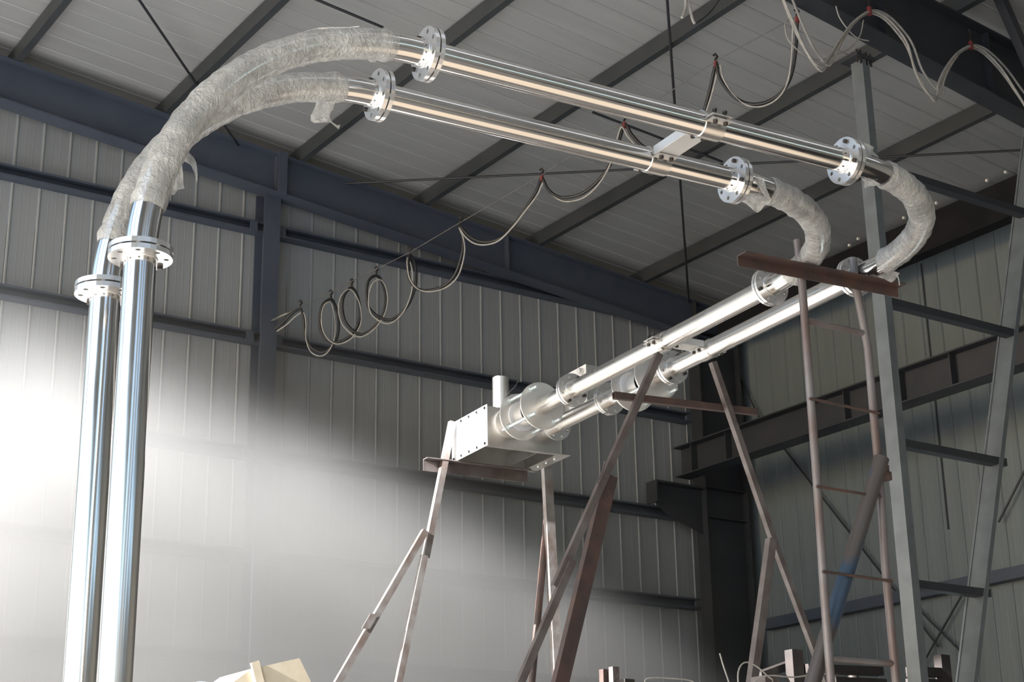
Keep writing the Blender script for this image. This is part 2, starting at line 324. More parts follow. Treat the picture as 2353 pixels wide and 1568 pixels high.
def near_rafter():
    t = thing('roof_rafter', 'deep dark steel rafter crossing the upper right corner under the roof', 'beam', (12, 10.2, 8.5))
    xa, xb = XL, 16.4; ya, yb = 10.06, 10.30; yw = 10.18
    def bot(x): return 8.39 - .139 * (x - 10.47) if x > 6 else 8.39 - .139 * (6 - 10.47) - .098 * (x - 6)
    xs = [xa, 6.0, xb]
    for i in range(2):
        x0, x1 = xs[i], xs[i + 1]
        def quad(zt, zb, y0, y1, nm):
            vs = [(x0, y0, zt(x0)), (x1, y0, zt(x1)), (x1, y1, zt(x1)), (x0, y1, zt(x0)), (x0, y0, zb(x0)), (x1, y0, zb(x1)), (x1, y1, zb(x1)), (x0, y1, zb(x0))]
            MB().add(vs, [(3, 2, 1, 0), (4, 5, 6, 7), (0, 1, 5, 4), (1, 2, 6, 5), (2, 3, 7, 6), (3, 0, 4, 7)]).build(nm, M['crane'], t)
        quad(lambda x: roof(x) - .005, lambda x: roof(x) - .025, ya, yb, 'top_flange')
        quad(lambda x: roof(x) - .025, lambda x: bot(x) + .02, yw - .008, yw + .008, 'web')
        quad(lambda x: bot(x) + .02, lambda x: bot(x), ya, yb, 'bottom_flange')
    for xx in (11.6, 13.2, 14.6):
        MB().abox((xx, ya + .02, bot(xx) + .03), (xx + .015, yw - .008, roof(xx) - .04)).build('stiffener', M['crane'], t)
near_rafter()
def wind_column():
    t = thing('steel_column', 'slender blue steel column on the end wall, near the hanging cable loops', 'column', (8.6, 17.95, FLOOR))
    y0, y1 = YF - .30, YF - .02
    MB().abox((8.49, y0, FLOOR), (8.715, y0 + .016, 8.78)).build('front_flange', M['steel'], t)
    MB().abox((8.49, y1 - .016, FLOOR), (8.715, y1, 8.78)).build('rear_flange', M['steel'], t)
    MB().abox((8.594, y0 + .016, FLOOR), (8.610, y1 - .016, 8.78)).build('web', M['steel'], t)
    MB().abox((8.60, YF - .45, 8.70), (8.72, YF - .43, 9.30)).build('top_plate', M['steel'], t)
    for z in (8.26, 6.76, 5.26):
        for xx in (8.40, 8.80): MB().abox((xx - .05, YF - .19, z - .05), (xx + .05, YF - .17, z + .09)).build('cleat', M['steel'], t)
wind_column()
def corner_column():
    t = thing('steel_column', 'deep black steel corner column where the two sheet walls meet', 'column', (16.1, 17.9, FLOOR))
    y0, y1 = YF - .42, YF - .18; yw = YF - .30
    MB().abox((15.60, y0, FLOOR), (15.62, y1, 8.6)).build('inner_flange', M['crane'], t)
    MB().abox((16.40, y0, FLOOR), (16.42, y1, 8.6)).build('outer_flange', M['crane'], t)
    MB().abox((15.62, yw - .008, FLOOR), (16.40, yw + .008, 8.6)).build('web', M['crane'], t)
    for z in (5.70, 5.26, 8.1): MB().abox((15.62, y0 + .01, z), (16.40, y1 - .01, z + .018)).build('stiffener', M['crane'], t)
    mb = MB()                                                # corbel carrying the crane beam
    for (ya, yb, prof) in ((yw - .01, yw + .01, [(14.72, 5.66), (14.72, 5.40), (15.0, 5.20), (15.6, 5.02), (15.6, 5.66)]),):
        k = len(prof); vs = [(a, ya, b) for a, b in prof] + [(a, yb, b) for a, b in prof]
        mb.add(vs, [(i, k + i, k + (i + 1) % k, (i + 1) % k) for i in range(k)] + [tuple(range(k)), tuple(range(2 * k - 1, k - 1, -1))])
    mb.abox((14.68, y0, 5.66), (15.6, y1, 5.69)); mb.abox((14.68, y0, 5.38), (14.71, y1, 5.66))
    mb.build('corbel', M['crane'], t)
corner_column()
def crane_beam():
    X = 15.1; k = X / 16.6
    zt, zb = 6.79 * k, 6.305 * k
    t = thing('crane_runway_beam', 'black crane runway beam in front of the right sheet wall', 'beam', (X, 10, zb))
    MB().abox((X - .15, 1, zt - .02), (X + .15, 17.7, zt)).build('top_flange', M['crane'], t)
    MB().abox((X - .14, 1, zb), (X + .14, 17.7, zb + .02)).build('bottom_flange', M['crane'], t)
    MB().abox((X - .008, 1, zb + .02), (X + .008, 17.7, zt - .02)).build('web', M['crane'], t)
    for u_ in (2092, 2215, 1600, 1680, 1960):
        p = onX(u_, 1000, X); MB().abox((X - .12, p.y - .008, zb + .02), (X - .008, p.y + .008, zt - .02)).build('stiffener', M['crane'], t)
crane_beam()
o = MB().abox((15.95, 1, 8.02), (16.15, 17.7, 8.52)).build('eave_beam', M['black']); tag(o, 'black eave beam along the top of the right wall below the roof', 'beam')
def lattice():
    Y0 = 10.10
    t = thing('lattice_column', 'grey steel lattice column with a plumb post, a leaning leg and cross rungs', 'column', onY(2060, 1568, Y0))
    a = onY(2063, 1000, Y0); pw, pd = .095, .155
    MB().abox((a.x, Y0, FLOOR), (a.x + pw, Y0 + pd, 7.93)).build('post', M['lattice'], t)
    e0, e1 = onY(2337, 720, Y0), onY(2238, 1568, Y0); d = e0 - e1
    top = e1 + d * 1.75; bot = e1 - d * ((e1.z - FLOOR) / d.z)
    mb = MB()
    for p in (bot, top): pass
    lw, ld = .055, .20
    vs = [p + V(o_) for p in (bot, top) for o_ in ((0, 0, 0), (lw, 0, 0), (lw, ld, 0), (0, ld, 0))]
    mb.add(vs, [(0, 3, 2, 1), (4, 5, 6, 7), (0, 1, 5, 4), (1, 2, 6, 5), (2, 3, 7, 6), (3, 0, 4, 7)]).build('leg', M['lattice'], t)
    vs = [p + V(o_) for p in (bot, top) for o_ in ((-.012, ld - .012, 0), (0, ld - .012, 0), (0, ld + .01, 0), (-.012, ld + .01, 0))]
    MB().add(vs, [(0, 3, 2, 1), (4, 5, 6, 7), (0, 1, 5, 4), (1, 2, 6, 5), (2, 3, 7, 6), (3, 0, 4, 7)]).build('edge_lip', M['lattice'], t)
    for (l, r) in (((2078, 392), (2353, 497)), ((2080, 693), (2330, 762)), ((2081, 1010), (2305, 1052)), ((2083, 1330), (2268, 1350)), ((2090, 1700), (2230, 1700))):
        p, q = onY(*l, Y0 + .02), onY(*r, Y0 + .02); z = p.z
        q = V((q.x, q.y, z - .0)); p.x = a.x + pw
        MB().abox((p.x, Y0 + .01, z - .075), (q.x + .04, Y0 + .11, z)).build('rung', M['crane'], t)
    MB().abox((a.x - .10, Y0 - .03, 7.90), (a.x + .16, Y0 + .2, 7.935)).build('head_plate', M['crane'], t)
    for dx in (-.07, -.02, .06, .12): MB().tube([(a.x + dx, Y0, 7.84), (a.x + dx, Y0, 7.98)], .011, 8).build('anchor_bolt', M['boltd'], t)
    pz = onY(2300, 0, 9.8); qz = onY(2353, 120, 9.8)
    dd = qz - pz; MB().prism([(-.05, -.05), (.05, -.05), (.05, .05), (-.05, .05)], pz - dd * 1.0, qz + dd * 1.2).build('knee_brace', M['crane'], t)
lattice()

# ================================================================== PIPELINE (all axes level at one height)
H = 3.181
PHI, PSI = math.radians(-4.449), math.radians(84.289)
U, N = V((math.cos(PHI), math.sin(PHI), 0)), V((-math.sin(PHI), math.cos(PHI), 0))
U2, N2 = V((math.cos(PSI), math.sin(PSI), 0)), V((-math.sin(PSI), math.cos(PSI), 0))
Z = V((0, 0, 1)); A_ = -N2                                    # A_ : sideways (right) of the return run
def wp(a, t, z): return A_ * a + U2 * t + Z * z
RP = .055
def flange_mesh(R=.11, ri=.054, th=.018, nh=8, rh=.0095, rb=.088, name='flange'):
    mb = MB(); vs = []; fs = []
    def P(r, a): return (r * math.cos(a), r * math.sin(a))
    for zz in (0, th):
        for h in range(nh):
            a0 = 2 * math.pi * h / nh; da = 2 * math.pi / nh; ac = a0 + da / 2; cx, cy = P(rb, ac)
            outl = [P(ri, a0 + da * k / 4) for k in range(5)] + [P(ri + (R - ri) * k / 4, a0 + da) for k in (1, 2, 3)] + [P(R, a0 + da * k / 4) for k in (4, 3, 2, 1, 0)] + [P(ri + (R - ri) * k / 4, a0) for k in (3, 2, 1)]
            o = len(vs); vs += [(x, y, zz) for x, y in outl]
            for (x, y) in outl:
                aa = math.atan2(y - cy, x - cx); vs.append((cx + rh * math.cos(aa), cy + rh * math.sin(aa), zz))
            for k in range(16):
                q = (o + k, o + (k + 1) % 16, o + 16 + (k + 1) % 16, o + 16 + k); fs.append(q if zz else q[::-1])
    half = len(vs) // 2
    for h in range(nh):
        o = h * 32
        for k in range(16): fs.append((o + 16 + k, o + 16 + (k + 1) % 16, half + o + 16 + (k + 1) % 16, half + o + 16 + k))
        for k in range(4): fs.append((o + k, half + o + k, half + o + k + 1, o + k + 1))
        for k in range(8, 12): fs.append((o + k, half + o + k, half + o + k + 1, o + k + 1))
    return mesh_of(MB().add(vs, fs), name, M['ssf'])
FL = flange_mesh()
mb = MB(); mb.tube([(0, 0, -.012), (0, 0, 0)], .011, 6, smooth=False); mb.tube([(0, 0, 0), (0, 0, .05)], .006, 10); mb.tube([(0, 0, .044), (0, 0, .054)], .011, 6, smooth=False)
BOLT = mesh_of(mb, 'bolt', M['boltd'])
mb = MB(); mb.tube([V((math.cos(a), math.sin(a), 0)) * .057 for a in [2 * math.pi * k / 32 for k in range(33)]], .004, 8, caps=False); WELD = mesh_of(mb, 'weld_bead', M['ssf'])
def put_flange(parent, p, d, face_back=True, weld=True, hint=None, bolts=0, R=None):
    # flange whose outer (mating) face lies at p and whose body runs back against d
    h = hint or (Z if abs(d.z) < .5 else U)
    inst(R or FL, 'flange', parent, fmat(p - d * .0195, d, h))
    if weld: inst(WELD, 'weld_bead', parent, fmat(p - d * .021, d, h))
    for k in range(bolts):
        a = 2 * math.pi * (2 * k + .5) / 8; x, y, dd = frame(d, h)
        inst(BOLT, 'bolt', parent, fmat(p - d * .0195 + x * (.088 * math.cos(a)) + y * (.088 * math.sin(a)), d, h))
from mathutils import noise as mn
def wrap(parent, pts, r0, seed=0, amp=.003):
    n = len(pts); rs = []
    for i in range(n):
        def f(a, i=i):
            q = V((math.cos(a) * 1.3, math.sin(a) * 1.3, i * .22 + seed * 7.1)); e = min(i, n - 1 - i)
            ridge = .0010 * math.sin(i * 1.7 + a * 1.0 + seed) + .0008 * math.sin(i * .8 - a * 2 + 1.3 * seed)
            return r0 + amp * (mn.noise(q) + .6 * mn.noise(q * 2.7)) + ridge + (.004 if e in (2, 3) else 0) - (.004 if e == 0 else 0)
        rs.append(f)
    m = MB().tube(pts, rs, 40, caps=False)
    return m.build('plastic_wrap', M['film'], parent)
def flap(parent, rows, amp=.02, seed=0, name='film_scrap', depth_pt=None):
    # ragged strip of film: rows of pixel points hung at the depth of the pipe beside it
    d0 = depth_pt.length; g0 = depth_pt.normalized(); mb = MB(); k = len(rows[0]); vs = []
    for i, r in enumerate(rows):
        for j, (a, b) in enumerate(r):
            p = onP(a, b, depth_pt, g0); w = mn.noise(V((i * .9 + seed, j * .9, seed * 3.3)))
            vs.append(p + g0 * (amp * w + .012 * math.sin(j * 2.2 + i)))
    fs = [(i * k + j, i * k + j + 1, (i + 1) * k + j + 1, (i + 1) * k + j) for i in range(len(rows) - 1) for j in range(k - 1)]
    o = mb.add(vs, fs, True).build(name, M['film'], parent)
    sdv = o.modifiers.new('s', 'SUBSURF'); sdv.subdivision_type = 'SIMPLE'; sdv.levels = 1; sdv.render_levels = 1
    return o
TV, R1, R2 = 1.54, 1.05, .97
OFF = {'A': 5.1919, 'B': 5.5981}; OFF2 = {'A': -5.6661, 'B': -5.338}
TH0 = {'A': 2.646, 'B': 2.626}; TH1 = {'A': 4.783, 'B': 4.459}; C1 = {'A': 5.782, 'B': 5.4626}; C2 = {'A': 5.318, 'B': 5.717}
T20 = {'A': 6.446, 'B': 6.765}; T21 = {'A': 8.221, 'B': 8.907}
lab = {
 'rA': 'polished steel riser pipe on the right of the two uprights, nearer one', 'rB': 'polished steel riser pipe on the left of the two uprights, partly hidden',
 'e1A': 'film-wrapped steel elbow bending from the nearer upright to the upper long pipe', 'e1B': 'film-wrapped steel elbow bending from the hidden upright to the lower long pipe',
 'hA': 'upper long polished steel pipe crossing under the roof', 'hB': 'lower long polished steel pipe crossing under the roof',
 'e2A': 'outer film-wrapped elbow curving in front of the grey lattice post', 'e2B': 'inner film-wrapped elbow curving down to the left rail of the ladder',
 'qA': 'brushed steel return pipe passing behind both ladder rails, lower of the sloping pair', 'qB': 'brushed steel return pipe running from the inner elbow, upper of the sloping pair'}
for k in 'AB':
    off, o2 = OFF[k], OFF2[k]; P0 = N * off + U * TV; zf = H - R1
    # riser
    t = thing('riser_pipe', lab['r' + k], 'pipe', P0 + Z * FLOOR)
    MB().hollow(P0 + Z * FLOOR, P0 + Z * zf, RP, RP - .003, 48).build('tube', M['ss'], t)
    put_flange(t, P0 + Z * (zf - .0015), Z, bolts=2)
    MB().tube([P0 + Z * FLOOR, P0 + Z * (FLOOR + .02)], .11, 32).build('foot_flange', M['ssf'], t)
    # first elbow: vertical to level
    t = thing('pipe_elbow', lab['e1' + k], 'pipe', P0 + Z * zf)
    arc = lambda a: P0 + U * (R1 * (1 - math.cos(a))) + Z * (zf + R1 * math.sin(a))
    pts = [P0 + Z * (zf - .001)] + [arc(math.radians(90) * i / 48) for i in range(1, 49)] + [N * off + U * TH0[k] + Z * H]
    MB().tube(pts, RP, 48, caps=False, hint=U).build('tube', M['ss'], t)
    put_flange(t, P0 + Z * (zf + .0015), -Z); put_flange(t, N * off + U * (TH0[k] - .0015) + Z * H, U)
    a0, a1 = (9.3, 84.6) if k == 'A' else (9.8, 83.0)
    wrap(t, [arc(math.radians(a0 + (a1 - a0) * i / 90)) for i in range(91)], RP + .006, seed=1 if k == 'A' else 2)
    if k == 'A':
        dp = arc(math.radians(35)) - N * .03
        flap(t, [[(418, 340), (428, 345), (436, 352), (444, 360)], [(420, 352), (432, 360), (442, 366), (451, 374)], [(424, 372), (436, 372), (445, 380), (453, 388)], [(438, 378), (443, 384), (448, 394), (454, 404)], [(446, 396), (448, 402), (450, 410), (453, 420)]], seed=3, depth_pt=dp)
        flap(t, [[(408, 366), (414, 370), (418, 374)], [(405, 395), (414, 396), (421, 399)], [(400, 408), (410, 414), (421, 420)], [(398, 420), (408, 428), (424, 434)], [(396, 434), (402, 440), (410, 436)], [(394, 446), (399, 449), (403, 443)]], seed=5, depth_pt=dp)
        flap(t, [[(843, 128), (860, 130), (880, 128), (897, 122)], [(846, 138), (858, 139), (876, 136), (893, 131)], [(850, 142), (858, 144), (868, 139), (884, 135)]], seed=6, depth_pt=arc(math.radians(80)))
        flap(t, [[(697, 74), (725, 68), (755, 66), (800, 64), (826, 62)], [(700, 72), (728, 64), (757, 62), (802, 62), (826, 59)]], seed=7, depth_pt=arc(math.radians(65)))
    else:
        dp = arc(math.radians(72))
        flap(t, [[(728, 232), (740, 234), (755, 234), (772, 230)], [(723, 248), (736, 246), (752, 250), (766, 250)], [(714, 266), (726, 262), (748, 262), (760, 258)], [(714, 278), (724, 276), (742, 270), (757, 270)], [(722, 283), (730, 276), (744, 268), (762, 280)], [(758, 280), (764, 282), (770, 286), (775, 288)], [(776, 296), (778, 297), (780, 292), (782, 286)]], seed=9, depth_pt=dp)
    # level pipe
    t = thing('level_pipe', lab['h' + k], 'pipe', N * off + U * TH0[k] + Z * H)
    MB().hollow(N * off + U * TH0[k] + Z * H, N * off + U * TH1[k] + Z * H, RP, RP - .003, 48).build('tube', M['ss'], t)
    put_flange(t, N * off + U * (TH0[k] + .0015) + Z * H, -U, bolts=2); put_flange(t, N * off + U * (TH1[k] - .0015) + Z * H, U, bolts=2)
    # second elbow: level turn
    C = N * off + U * C1[k] + Z * H; st = C - U * R2; ctr = st + U2 * R2
    arc2 = lambda a: ctr - U2 * (R2 * math.cos(a)) + U * (R2 * math.sin(a))
    endp = ctr + U * R2; e2 = A_ * (-o2) + U2 * T20[k] + Z * H
    t = thing('pipe_elbow', lab['e2' + k], 'pipe', st)
    pts = [N * off + U * TH1[k] + Z * H] + [arc2(math.radians(90) * i / 48) for i in range(49)] + [e2]
    MB().tube(pts, RP, 48, caps=False, hint=Z).build('tube', M['ss'], t)
    put_flange(t, N * off + U * (TH1[k] + .0015) + Z * H, -U); put_flange(t, e2 - U2 * .0015, U2)
    a0, a1 = (12.3, 85) if k == 'A' else (9.5, 83)
    wrap(t, [arc2(math.radians(a0 + (a1 - a0) * i / 90)) for i in range(91)], RP + .009, seed=4 if k == 'A' else 5, amp=.005)
    if k == 'A':
        flap(t, [[(1976, 404), (1992, 408), (2010, 415), (2024, 424)], [(1980, 412), (1992, 416), (2008, 422), (2018, 426)], [(1986, 418), (1992, 424), (2000, 426), (2008, 428)], [(1985, 430), (1988, 433), (1992, 430), (1998, 428)]], seed=11, depth_pt=arc2(.12))
        flap(t, [[(1984, 328), (1996, 332), (2008, 338)], [(1990, 338), (1998, 342), (2006, 348)], [(1992, 350), (2002, 356), (2020, 362)]], seed=12, depth_pt=arc2(.12))
        flap(t, [[(2028, 590), (2036, 606), (2050, 622), (2068, 628)], [(2010, 618), (2028, 626), (2046, 634), (2062, 636)], [(1998, 632), (2012, 636), (2034, 642), (2056, 644)], [(1990, 642), (2004, 640), (2028, 640), (2048, 650)]], seed=13, depth_pt=e2 - U2 * .2)
        flap(t, [[(2056, 626), (2061, 628)], [(2062, 638), (2066, 640)], [(2065, 648), (2068, 650)], [(2065, 656), (2068, 656)]], seed=14, depth_pt=e2 - U2 * .25, amp=.01)
    else:
        flap(t, [[(1712, 440), (1730, 444), (1750, 448), (1772, 456)], [(1700, 462), (1722, 464), (1746, 466), (1770, 466)], [(1714, 468), (1728, 474), (1742, 474), (1756, 474)], [(1732, 484), (1736, 488), (1742, 489), (1748, 484)]], seed=15, depth_pt=arc2(.05))
        flap(t, [[(1722, 398), (1738, 404), (1756, 410)], [(1736, 420), (1746, 426), (1760, 430)], [(1756, 450), (1764, 456), (1772, 460)]], seed=16, depth_pt=arc2(.05) - N * .06)
        flap(t, [[(1778, 622), (1796, 628), (1816, 636)], [(1784, 636), (1802, 646), (1826, 652)], [(1800, 650), (1816, 656), (1838, 658)], [(1846, 648), (1850, 656), (1852, 664)], [(1850, 664), (1853, 668), (1856, 670)]], seed=17, depth_pt=e2 - U2 * .12)
    # return pipe
    t = thing('return_pipe', lab['q' + k], 'pipe', e2)
    MB().hollow(e2, A_ * (-o2) + U2 * T21[k] + Z * H, RP, RP - .003, 48).build('tube', M['ssb'], t)
    put_flange(t, e2 + U2 * .0015, -U2, bolts=2); put_flange(t, A_ * (-o2) + U2 * (T21[k] - .0015) + Z * H, U2, bolts=3)

# ------------------------------------------------------------------ pipe clamps bridging the two runs
def clamp(label, base, axis, side, gap, loc):
    # base: centre of the near pipe; side: unit vector towards the other pipe; gap: distance between the pipes
    t = thing('pipe_clamp', label, 'clamp', base)
    hw = .052
    for i in range(2):
        c = base + side * gap * i
        MB().hollow(c - axis * hw, c + axis * hw, RP + .005, RP, 40).build('band', M['ssb'], t)
        for s_ in (-1, 1):
            for zz in (-.011, .007):
                cc = c + side * (s_ * (RP + .024)) + Z * zz
                MB().box(cc, axis * hw, side * .024, Z * .002).build('ear', M['ssd'], t)
            for q in (-.027, .027):
                inst(BOLT, 'bolt', t, fmat(c + side * (s_ * (RP + .028)) + axis * q - Z * .014, Z))
    mid = base + side * gap * .5
    MB().box(mid - Z * .002, axis * hw, side * (gap / 2 - RP - .008), Z * .0035).build('bridge_plate', M['ssd'], t)
    for s_ in (-1, 1): MB().box(mid - Z * .002 + axis * (s_ * hw) + Z * .018, axis * .003, side * (gap / 2 - RP - .01), Z * .02).build('stiffening_rib', M['ssd'], t)
    return t
clamp('steel clamp bridging the two long pipes under the roof', N * OFF['A'] + U * 4.01 + Z * H, U, N, OFF['B'] - OFF['A'], 0)
clamp('steel clamp bridging the two return pipes at the trestle top', A_ * 5.338 + U2 * 7.83 + Z * H, U2, A_, .328, 0)

# ------------------------------------------------------------------ tension units and drive box
def rod(parent, p, d, l0, l1, name='threaded_rod'):
    MB().tube([p + d * l0, p + d * l1], .0105, 10).build(name, M['zinc'], parent)
NUT = mesh_of(MB().tube([(0, 0, -.008), (0, 0, .008)], .017, 6, smooth=False), 'nut', M['zinc'])
def disc(parent, c, R, th=.012):
    MB().hollow(c - U2 * th / 2, c + U2 * th / 2, R, .05, 64).build('end_disc', M['ssd'], parent)
def tension(label, a, t0, d1, d2, t1, rods):
    c = wp(a, 0, H); R = .165
    t = thing('tension_unit', label, 'machine', wp(a, t0, H))
    MB().hollow(c + U2 * (t0 + .002), c + U2 * (d1 + .03), RP, RP - .003, 40).build('inlet_tube', M['ssb'], t)
    inst(FL, 'flange', t, fmat(c + U2 * (t0 + .0015), U2, Z))
    disc(t, c + U2 * d1, R); disc(t, c + U2 * d2, R)
    MB().hollow(c + U2 * (d1 + .004), c + U2 * (d1 + .07), .085, .08, 48).build('collar', M['ssd'], t)
    MB().hollow(c + U2 * (d2 - .13), c + U2 * (d2 - .004), .075, .07, 48).build('sliding_sleeve', M['ssd'], t)
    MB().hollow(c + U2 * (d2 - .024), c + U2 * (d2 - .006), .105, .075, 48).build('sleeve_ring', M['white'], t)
    MB().hollow(c + U2 * (d2 + .004), c + U2 * t1, .055 if t1 - d2 > .25 else .092, .05, 48).build('outlet_tube', M['ssb'], t)
    for ang in rods:
        q = c + A_ * (.135 * math.cos(ang)) + Z * (.135 * math.sin(ang))
        rod(t, q, U2, d1 - .095, d2 + .07)
        for tt in (d1 - .014, d1 + .014, d2 - .014, d2 + .014): inst(NUT, 'nut', t, fmat(q + U2 * tt, U2, Z))
    return t
q4 = [math.radians(x) for x in (40, 130, 220, 310)]
tension('steel tension unit with round end discs feeding the drive box', 5.338, 8.909, 9.309, 9.602, 9.80, q4)
tn = tension('steel tension unit with round end discs behind the trestle leg', 5.666, 8.223, 8.40, 8.68, 8.974, q4)
inst(FL, 'flange', tn, fmat(wp(5.666, 8.954, H), U2, Z)); 
t = thing('feed_pipe', 'short brushed steel pipe entering the lower corner of the drive box', 'pipe', wp(5.666, 8.977, H))
MB().hollow(wp(5.666, 8.977, H), wp(5.666, 9.70, H), RP, RP - .003, 40).build('tube', M['ssb'], t)
inst(FL, 'flange', t, fmat(wp(5.666, 8.976, H), U2, Z)); inst(FL, 'flange', t, fmat(wp(5.666, 9.67, H), U2, Z))
def drive_box():
    a0, a1, t0, t1, z0, z1 = 5.178, 5.765, 9.80, 10.325, 3.012, 3.295
    t = thing('drive_box', 'rectangular steel drive box on the tall stand with a bolted cover plate', 'machine', wp((a0 + a1) / 2, (t0 + t1) / 2, z0))
    th = .004
    def pan(a, b, c, d, e, f, nm, m='ssbox'):
        ce = wp((a + b) / 2, (c + d) / 2, (e + f) / 2)
        return MB().box(ce, A_ * ((b - a) / 2), U2 * ((d - c) / 2), Z * ((f - e) / 2)).build(nm, M[m], t)
    pan(a0, a1, t0, t0 + th, z0, z1, 'front_panel'); pan(a0, a1, t1 - th, t1, z0, z1, 'rear_panel')
    pan(a0, a0 + th, t0 + th, t1 - th, z0, z1, 'side_panel'); pan(a1 - th, a1, t0 + th, t1 - th, z0, z1, 'side_panel')
    pan(a0 + th, a1 - th, t0 + th, t1 - th, z1 - th, z1, 'top_panel')
    cp = pan(a0 - .006, a0, t0 - .008, t1 + .008, z0 - .004, z1 + .008, 'cover_plate', 'white')  # steel plate coloured white for its sun glare
    for i in range(5):
        for zz in (z0 + .015, z1 - .012):
            p = wp(a0 - .006, t0 + .02 + (t1 - t0 - .04) * i / 4, zz)
            MB().tube([p, p - A_ * .008], .0105, 6, smooth=False).build('bolt', M['black'], t)
    # outlet lip around the open bottom
    pan(a0, a1 + .075, t0 - .012, t0 + .03, z0 - .006, z0, 'outlet_lip'); pan(a1 - .03, a1 + .075, t0 + .03, t1 - .03, z0 - .006, z0, 'outlet_lip')
    pan(a0, a1 + .075, t1 - .045, t1 - .002, z0 - .006, z0, 'outlet_lip')
    pan(a1 - .16, a1 - .156, t0 + .02, t1 - .02, z0 + .004, z0 + .10, 'inner_baffle')
    for i in range(3):
        p = wp(a1 + .02, t0 + .12 + .12 * i, z0 - .006); MB().tube([p, p - Z * .008], .010, 6, smooth=False).build('bolt', M['zinc'], t)
    c = wp(5.43, 10.06, 0); MB().hollow(c + Z * z1, c + Z * (z1 + .31), .060, .057, 48).build('vent_pipe', M['ssb'], t)
    c = wp(5.338, 0, H); MB().hollow(c + U2 * (t0 - .03), c + U2 * t0, .105, .09, 48).build('inlet_ring', M['ssd'], t)
    c = wp(5.666, 0, H); MB().hollow(c + U2 * (t0 - .10), c + U2 * t0, .062, .05, 48).build('inlet_ring', M['ssd'], t)
    # wire twisted round the vent and trailing to the disc
    pts = [onP(u_, v_, wp(5.3, 9.7, 3.4), U2) for u_, v_ in ((1160, 922), (1166, 906), (1180, 892), (1186, 884), (1184, 890), (1190, 876), (1198, 878), (1196, 870), (1200, 868))]
    MB().tube(pts, .003, 6).build('tie_wire', M['wire'], t)
    # gear housing hung from the side of the box
    g0, g1, s0, s1, y0, y1 = 5.80, 5.945, 9.475, 9.80, 3.292, 3.59
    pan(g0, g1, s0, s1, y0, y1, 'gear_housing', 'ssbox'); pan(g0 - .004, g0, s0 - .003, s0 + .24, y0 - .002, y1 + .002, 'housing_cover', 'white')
    p = wp(g0 - .004, s0 + .045, y1 - .04); MB().tube([p, p - A_ * .035], .022, 16).build('housing_plug', M['ssd'], t)
    pan(a1, g1, s1 - .01, s1 + .06, 3.32, 3.45, 'housing_bracket', 'ssbox')
drive_box()

# ------------------------------------------------------------------ stands
def ext(pt, pl):
    d = pl - pt; return pt + d * ((FLOOR - pt.z) / d.z)
def planepts(t_): 
    P = U2 * t_
    return lambda u_, v_: onP(u_, v_, P, U2)
def member(parent, nm, prof, lo, hi, m, hint=None): return MB().prism(prof, lo, hi, hint or A_).build(nm, M[m], parent)
def machine_stand():
    tp = 10.30; f = planepts(tp); f2 = planepts(tp - .075)
    t = thing('machine_stand', 'tall splayed angle iron stand carrying the drive box', 'stand', f(1130, 1090) * 1.0)
    member(t, 'crossbar', [(0, 0), (-.085, 0), (-.085, .006), (-.006, .006), (-.006, .07), (0, .07)], wp(4.93, tp + .012, 3.004), wp(5.775, tp + .012, 3.004), 'rustl', Z)
    f = planepts(tp - .045); top = f(1036, 966); end = f(974, 1279); L = Lp(.046, .046, .005)
    member(t, 'leg', L, end, top, 'rustg')
    a, b = f2(971, 1274), f2(911, 1568); member(t, 'leg', L, ext(a, b), a, 'rustg')
    a, b = f2(974, 1215), f2(770, 1568); member(t, 'brace', L, ext(a, b), a, 'rustg')
    q = a + (b - a) * .62; MB().box(q - U2 * .01 - A_ * .005, A_ * .03, U2 * .005, (a - b).normalized() * .06).build('splice_plate', M['rustg'], t)
    f3 = planepts(tp + .05)
    a, b = f3(1250, 1070), f3(1276, 1568); member(t, 'leg', Lp(.070, .046, .005), ext(a, b), a, 'rustg')
    f4 = planepts(tp + .12)
    a, b = f4(1257, 1190), f4(1222, 1568); MB().hollow(ext(a, b), a, .026, .022, 24).build('tube_brace', M['rust'], t)
machine_stand()
def trestle():
    tp = 7.82; f = planepts(tp)
    t = thing('pipe_trestle', 'brown angle iron trestle under the return pipe clamp', 'stand', f(1570, 930))
    L = Lp(.042, .038, .005); 
    a, b = f(1512, 808), f(1272, 1345); member(t, 'leg', L, b, a, 'rustl')
    g = planepts(tp - .02); a, b = g(1312, 1283), g(1190, 1568); member(t, 'leg', L, ext(a, b), a, 'rustl')
    g = planepts(tp + .05); a, b = g(1392, 1086), g(1276, 1568); member(t, 'brace', Lp(.085, .05, .006), ext(a, b), a, 'rust')
    a, b = f(1636, 832), f(1775, 1240); member(t, 'leg', Lp(.038, .038, .005), b, a, 'rustl')
    g = planepts(tp + .03); a, b = g(1776, 1244), g(1872, 1500); member(t, 'leg', Lp(.036, .036, .005), ext(a, b), a, 'rustl')
    g = planepts(tp - .03); a, b = g(1772, 1240), g(1728, 1568); MB().rhs(ext(a, b), a, .05, .05, .004, A_).build('tube_brace', M['rustl'], t)
    g = planepts(tp + .065); a, b = g(1410, 909), g(1740, 948); MB().rhs(a, b, .042, .03, .003, Z).build('cross_tube', M['rust'], t)
    g = planepts(tp - .012); a, b = g(1390, 1060), g(1371, 1112); MB().tube([a, (a + b) / 2 + A_ * .01, b], .005, 6).build('bent_tab', M['rustl'], t)
trestle()
TB = 6.30
